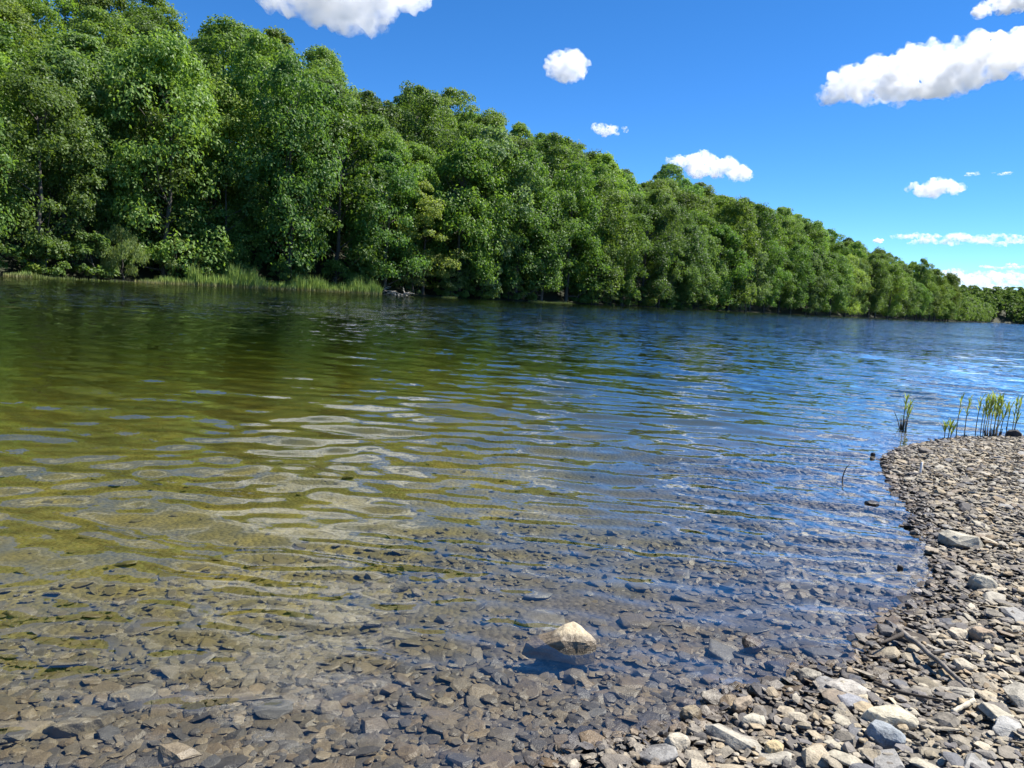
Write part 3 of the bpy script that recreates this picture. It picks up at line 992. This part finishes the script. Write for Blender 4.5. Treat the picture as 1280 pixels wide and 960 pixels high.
for (ri, li), recs in sorted(bykey.items()):
    recs.sort(key=lambda r: r[4])
    for k, (ri, a, x, y, sx, sz) in enumerate(recs):
        if ri == 0:
            pr = [.20, .06, .18, .17, .05, .14, .02, .18]
        elif ri == 1:
            pr = [.22, .14, .18, .16, .12, .06, .06, .06]
        else:
            pr = [.17, .17, .17, .14, .16, .08, .08, .03]
        kd = kinds[int(trng.choice(8, p=pr))]
        sc = float(trng.uniform(.86, 1.28)) * (1.0 if ri else 1.04)
        sc *= float(np.interp(sx, [700, 900, 1230], [1, .95, .8]))
        if ri == 0 and sx < 760: sc *= 1.04
        b = float(trng.choice([.72, .9, 1.05, 1.2, 1.38], p=[.16, .26, .26, .2, .12])) * float(trng.uniform(.94, 1.06))
        tint = (b * float(trng.uniform(.82, 1.03)), b, b * float(trng.uniform(.75, 1.2)))
        # open a gap where the pale tree, the willow and the brush pile stand
        if ri == 0 and (498 < sx < 560 or 120 < sx < 172):
            continue
        o = make_tree(kd, x, y, sc, tint, up=float(trng.uniform(1.08, 1.3)) if ri < 2 else 1.0)
        lab = f"{desc[kd]} tree {ROWN[ri]}, {ORD[k]} rightward from {LAND[li][1]}"
        tag(o, lab, "tree", "broadleaf trees covering the far hillside")

# trees that stand out
def shore_px_point(px, inland):
    best = None
    for a in np.arange(90, acc[-1], .5):
        x, y = shore_at(a, inland)
        sx, sy, sz = project((x, y, 0))
        if sz > 0 and (best is None or abs(sx - px) < best[0]):
            best = (abs(sx - px), x, y)
    return best[1], best[2]


x, y = shore_px_point(527, 3.0)
tag(make_tree("pale_a", x, y, 1.12, (1.4, 1.32, .9), "broadleaf_tree", .4), "light yellow green tree reaching down to the bank right of the brush pile", "tree")
x, y = shore_px_point(337, 46.0)
tag(make_tree("tall_a", x, y, 1.12, (.95, .95, .9), "broadleaf_tree", 1.0, 1.0), "slim tree poking above the ridge line just left under the top cloud", "tree")
x, y = shore_px_point(147, 1.6)
tag(make_tree("willow", x, y, 1.0, (1.1, 1.1, 1.1), "willow"), "small round pale willow leaning over the water on the left", "tree")
x, y = shore_px_point(36, 1.0)
tag(make_tree("shrub", x, y, .9, (1.3, 1.2, .9), "bank_shrub"), "light green shrub on the bank at the far left", "shrub")
for px, kd, sc, lab in ((612, "shrub_b", 1.1, "dark shrub overhanging the water right of the light yellow green tree"), (745, "shrub_b", 1.3, "dark bushy shrub at the waterline right of the grass patch"),
                        (660, "shrub", .8, "small green shrub standing just left of the grass patch"), (850, "pale_b", .75, "rounded pale bush at the waterline below the ridge's middle"),
                        (925, "pale_b", .85, "rounded pale green bush at the waterline before the shoreline bend"), (560, "shrub", .9, "green shrub under the light yellow green tree's right side")):
    x, y = shore_px_point(px, .9)
    tag(make_tree(kd, x, y, sc, (1, 1, .95), "bank_shrub"), lab, "shrub")

sk = {}
for a in np.arange(96, 330, 4.6):
    x, y = shore_at(a + trng.uniform(-1.5, 1.5), trng.uniform(-.2, .9))
    sx, sy, sz = project((x, y, 1.0))
    if sx < -20 or 120 < sx < 172 or 465 < sx < 515 or 655 < sx < 700: continue
    kd = ["shrub", "shrub_b", "pale_b", "shrub_b"][int(trng.integers(0, 4))]
    if (225 < sx < 310 or 350 < sx < 465): kd = "shrub_b"
    li = max(i for i, (lx, _) in enumerate(LAND) if sx >= lx or i == 0)
    k = sk.get(li, 0); sk[li] = k + 1
    b = float(trng.uniform(.8, 1.2))
    o = make_tree(kd, x, y, float(trng.uniform(.8, 1.35)) * (.45 if kd == "pale_b" else 1), (b, b, b), "bank_shrub")
    w = {"shrub": "mid green", "shrub_b": "dark green", "pale_b": "pale green"}[kd]
    tag(o, f"low {w} bush overhanging the far waterline, {ORD[k]} rightward from {LAND[li][1]}", "shrub", "low bushes along the far waterline")

# far wood: the distant end of the ridge and the opposite shore, one mass
wrng = np.random.default_rng(23)
lowV, lowC = [], []
for k in range(6):
    V, Qd, cent = crown_arrays(np.random.default_rng(50 + k), 15.0, 4.8, 1.0, 60, 1800, .85, 'oval' if k % 2 else 'dome')
    lowV.append(V)
lowF = [crown_arrays(np.random.default_rng(70 + k), 15.0, 5.0, 1.0, 40, 480, 1.7, 'oval' if k % 2 else 'dome')[0] for k in range(4)]
spots = [(r[2], r[3]) for r in rest]
for i in range(2600):
    spots.append((wrng.uniform(430, 860), wrng.uniform(690, 1010)))
VV = []
cl = []
for (x, y) in spots:
    far_side = x > 400 and y > 560
    if far_side:
        s2 = sdf(np.array([[x, y]]), FAR2)[0]
        if s2 < -1 or s2 > 110: continue
    V = lowV[int(wrng.integers(0, 6))]
    th = wrng.uniform(0, 6.28)
    sc = wrng.uniform(.75, 1.1) * (.85 if not far_side else .95)
    c_, s_ = math.cos(th) * sc, math.sin(th) * sc
    if far_side: V = lowF[int(wrng.integers(0, 4))]
    W = np.stack([V[:, 0] * c_ - V[:, 1] * s_ + x, V[:, 0] * s_ + V[:, 1] * c_ + y, V[:, 2] * sc + gz(x, y)], 1)
    VV.append(W)
VV = np.concatenate(VV)
fw = link("far_woods", mesh_arrays("far_woods", VV, [np.arange(len(VV)).reshape(-1, 4)], False), M["leaf_dark"])
fw.color = (1.0, 1.0, 1.0, 1)
tag(fw, None, None, None, "stuff")

# ------------------------------------------------------------------ reeds, grass and the brush pile on the far bank
def bank_strip(name, spans, mat, hmin, hmax, n, width=.10, inl=(-3.6, -.7)):
    rng = np.random.default_rng(len(name) + n)
    # sample bank positions by arc length between picture columns
    arcs = np.arange(90, acc[-1], .5)
    sxs = np.array([project((*shore_at(a, 0), 0))[0] for a in arcs])
    mb = MB()
    for (p0, p1, dens, hh) in spans:
        a0, a1 = np.interp(p0, sxs, arcs), np.interp(p1, sxs, arcs)
        for k in range(int(n * dens)):
            a = rng.uniform(a0, a1)
            x, y = shore_at(a, rng.uniform(*inl))
            h = hh * rng.uniform(hmin, hmax) * (.45 + .75 * abs(math.sin(a * 1.1) * math.sin(a * .37 + 1)) + .15 * math.sin(a * 5))
            z = max(gz(x, y), -.15)
            th = rng.uniform(0, 6.28)
            mb.blade((x, y, z), (rng.normal(0, .13), rng.normal(0, .13), 1), h, width * rng.uniform(.6, 1.4), .12, 2, (math.cos(th), math.sin(th), 0))
    o = link(name, mb.build(name, False), M[mat])
    tag(o, None, None, None, "stuff")
    return o


bank_strip("bank_reeds", [(165, 245, .45, 1.0), (228, 306, 1.1, 2.6), (306, 352, .6, 1.7), (352, 462, 1.1, 2.1), (0, 24, .2, .8)], "reed", .7, 1.25, 2600)
bank_strip("bank_grass", [(25, 86, .9, .9), (655, 702, .9, .7), (540, 556, .3, .6), (86, 165, .35, .5), (770, 900, .3, .5)], "grass", .4, .9, 1000, .09)

x, y = shore_px_point(490, -1.6)
root = empty("brush_pile", (x, y, 0))
tag(root, "tangled pile of bleached dead branches on the bank beside the reeds", "driftwood")
brng = np.random.default_rng(8)
for k in range(26):
    a = brng.uniform(0, 6.28)
    L = brng.uniform(1.2, 3.6)
    st = np.array([brng.uniform(-2.2, 2.2), brng.uniform(-.8, .8), brng.uniform(-.1, .3)])
    dv = np.array([math.cos(a) * .9, math.sin(a) * .5, brng.uniform(.05, .75)])
    t = np.linspace(0, 1, 6)[:, None]
    P = st + dv * L * t + np.array([0, 0, -.25]) * L * t * t + brng.normal(0, .06, (6, 3))
    mb = MB(); mb.tube(P, np.linspace(.10, .03, 6) * brng.uniform(.6, 1.3), 5)
    link("dead_branch", mb.build("dead_branch"), M["drift"], root)

# ------------------------------------------------------------------ clouds
def cloud(px, py, wpx, hpx, label, dens=1.0, lumps=14, seed=0, alt=620., tilt=0., streak=False):
    d = ray(px, py); d = d / np.linalg.norm(d)
    el = max(d[2], .04)
    dist = min(alt / el, 11000)
    c = EYE + d * dist
    k = dist / FPX * float(1 / (d @ f_)) * (d @ f_)
    w, h = wpx * k, hpx * k
    rng = np.random.default_rng(seed + int(px))
    bm = bmesh.new()
    side = np.cross(d, (0, 0, 1.0)); side /= np.linalg.norm(side)
    for i in range(int(lumps * 1.8)):
        t = rng.uniform(-1, 1)
        env = math.sqrt(max(0, 1 - t * t))
        rr = h * (.12 + .25 * env * rng.uniform(.3, 1.0))
        if streak: rr = h * rng.uniform(.10, .22)
        ox = t * (w * .5 - rr * 1.25)
        oz = (rng.uniform(-.5, .5) * env if not streak else rng.uniform(-.4, .4)) * (h - 1.7 * rr if h > 1.7 * rr else .1 * h) - ox * math.tan(R(tilt))
        oy = rng.uniform(-.4, .4) * min(w, 2.5 * h)
        pos = side * ox + np.array([0, 0, 1.0]) * oz + d * oy
        mat = Matrix.Translation(Vector(pos)) @ Matrix.Rotation(math.atan2(side[1], side[0]), 4, 'Z') @ Matrix.Diagonal((1.2 if not streak else 3.6, 1.3, .82, 1))
        bmesh.ops.create_icosphere(bm, subdivisions=3, radius=rr, matrix=mat)
    me = bpy.data.meshes.new("cloud")
    bm.to_mesh(me); bm.free()
    o = bpy.data.objects.new("cloud", me)
    COL.objects.link(o)
    o.location = c
    md = o.modifiers.new("merge", 'REMESH')
    md.mode = 'VOXEL'
    md.voxel_size = max(h / 34, w / 110)
    dg = bpy.context.evaluated_depsgraph_get()
    me2 = bpy.data.meshes.new_from_object(o.evaluated_get(dg))
    o.modifiers.clear()
    o.data = me2
    me2.name = "cloud"
    # ragged outline
    n = len(me2.vertices)
    V = np.empty(n * 3, dtype=np.float32); me2.vertices.foreach_get("co", V); V = V.reshape(-1, 3)
    N = np.empty(n * 3, dtype=np.float32); me2.vertices.foreach_get("normal", N); N = N.reshape(-1, 3)
    sft = 8.0 / h
    nz = vnoise(V[:, 0] * sft + V[:, 2] * sft * .7, V[:, 1] * sft - V[:, 2] * sft * .9, seed) + .5 * vnoise(V[:, 0] * sft * 2.3 + V[:, 2] * sft * 2, V[:, 1] * sft * 2.3 + 9 - V[:, 2] * sft * 2, seed + 1)
    V = V + N * (nz * h * .17)[:, None]
    me2.vertices.foreach_set("co", V.astype(np.float32).ravel()); me2.update()
    me2.materials.clear()
    me2.materials.append(mat_cloud("cloud_vapour", dens * 17.0 / h, h))
    tag(o, label, "cloud")
    return o


if True:
    cloud(424, -30, 225, 112, "large white cloud cut by the top picture edge above the ridge", .7, 30, 3)
    cloud(708, 83, 56, 40, "small round white cloud alone in the upper middle sky", .55, 14, 2)
    cloud(758, 162, 52, 17, "thin small white cloud just above the trees right of the round one", .32, 10, 3)
    cloud(887, 207, 106, 34, "white cloud touching the ridge line in the middle", .55, 18, 4, tilt=9)
    cloud(1190, 82, 250, 62, "largest cloud, grey bellied and white edged, at the upper right", .85, 38, 5, tilt=-7)
    cloud(1290, -6, 100, 34, "white cloud cut by the upper right corner", .9, 14, 6, tilt=-12)
    cloud(1168, 235, 62, 23, "small oval white cloud below the largest cloud", .45, 14, 7)
    cloud(1200, 299, 140, 16, "long thin streak of white cloud at the right", .4, 18, 8, streak=True)
    cloud(1098, 301, 14, 7, "tiny white puff left of the long streak cloud", .7, 6, 9)
    cloud(1012, 290, 52, 14, "faint white cloud half hidden behind the ridge slope", .5, 10, 10)
    cloud(1226, 345, 92, 20, "upper streak of the low white cloud bank over the far shore", .5, 14, 11, streak=True)
    cloud(1250, 357, 104, 20, "middle streak of the low white cloud bank over the far shore", .5, 14, 18, streak=True)
    cloud(1240, 368, 110, 17, "lowest streak of the white cloud bank, just above the far woods", .4, 14, 19, streak=True)
    cloud(1262, 333, 50, 9, "narrow white streak above the low cloud bank", .5, 8, 12, streak=True)
    cloud(1217, 217, 14, 6, "tiny faint wisp of cloud right of the oval cloud", .3, 5, 13, streak=True)
    cloud(1250, 217, 18, 5, "faint flat wisp of cloud near the right picture edge", .25, 5, 14, streak=True)
    # clouds higher up, seen only mirrored in the near water
    cloud(392, -185, 230, 150, "wide white cloud overhead, seen mirrored in the near water", .3, 26, 15)
    cloud(100, -330, 330, 90, "long white cloud overhead at the left, mirrored in the shallows", .18, 22, 17)

# ------------------------------------------------------------------ light
SUN_EL, SUN_AZ = R(55), R(71)      # azimuth measured from straight ahead (+Y) towards the right (+X)
sd = Vector((math.sin(SUN_AZ) * math.cos(SUN_EL), math.cos(SUN_AZ) * math.cos(SUN_EL), math.sin(SUN_EL)))
sun_data = bpy.data.lights.new("sun", 'SUN')
sun_data.energy = 5.0
sun_data.angle = R(.53)
sun_data.color = (1.0, .955, .88)
sun = bpy.data.objects.new("sun", sun_data)
COL.objects.link(sun)
sun.rotation_euler = sd.to_track_quat('Z', 'Y').to_euler()

world = bpy.data.worlds.new("World")
scene.world = world
world.use_nodes = True
wt = world.node_tree
wt.nodes.clear()
sky = wt.nodes.new("ShaderNodeTexSky")
sky.sky_type = 'NISHITA'
sky.sun_disc = False
sky.sun_elevation = SUN_EL
sky.sun_rotation = SUN_AZ
sky.altitude = 200
sky.air_density = .5
sky.dust_density = .0
sky.ozone_density = 5.0
bg = wt.nodes.new("ShaderNodeBackground")
bg.inputs["Strength"].default_value = .12
wo = wt.nodes.new("ShaderNodeOutputWorld")
hs = wt.nodes.new("ShaderNodeHueSaturation")
hs.inputs["Saturation"].default_value = 1.22
wt.links.new(sky.outputs[0], hs.inputs["Color"])
wt.links.new(hs.outputs[0], bg.inputs[0])
wt.links.new(bg.outputs[0], wo.inputs[0])

scene.view_settings.view_transform = 'Standard'
scene.view_settings.look = 'None'
scene.view_settings.exposure = 1.0
scene.view_settings.gamma = 1.0
scene.render.engine = 'CYCLES'
cy = scene.cycles
cy.max_bounces = 12
cy.diffuse_bounces = 3
cy.glossy_bounces = 3
cy.transmission_bounces = 4
cy.transparent_max_bounces = 12
cy.volume_bounces = 10
cy.volume_step_rate = .6
cy.volume_max_steps = 128
cy.sample_clamp_indirect = 8
cy.caustics_reflective = False
cy.caustics_refractive = False
cy.use_denoising = True
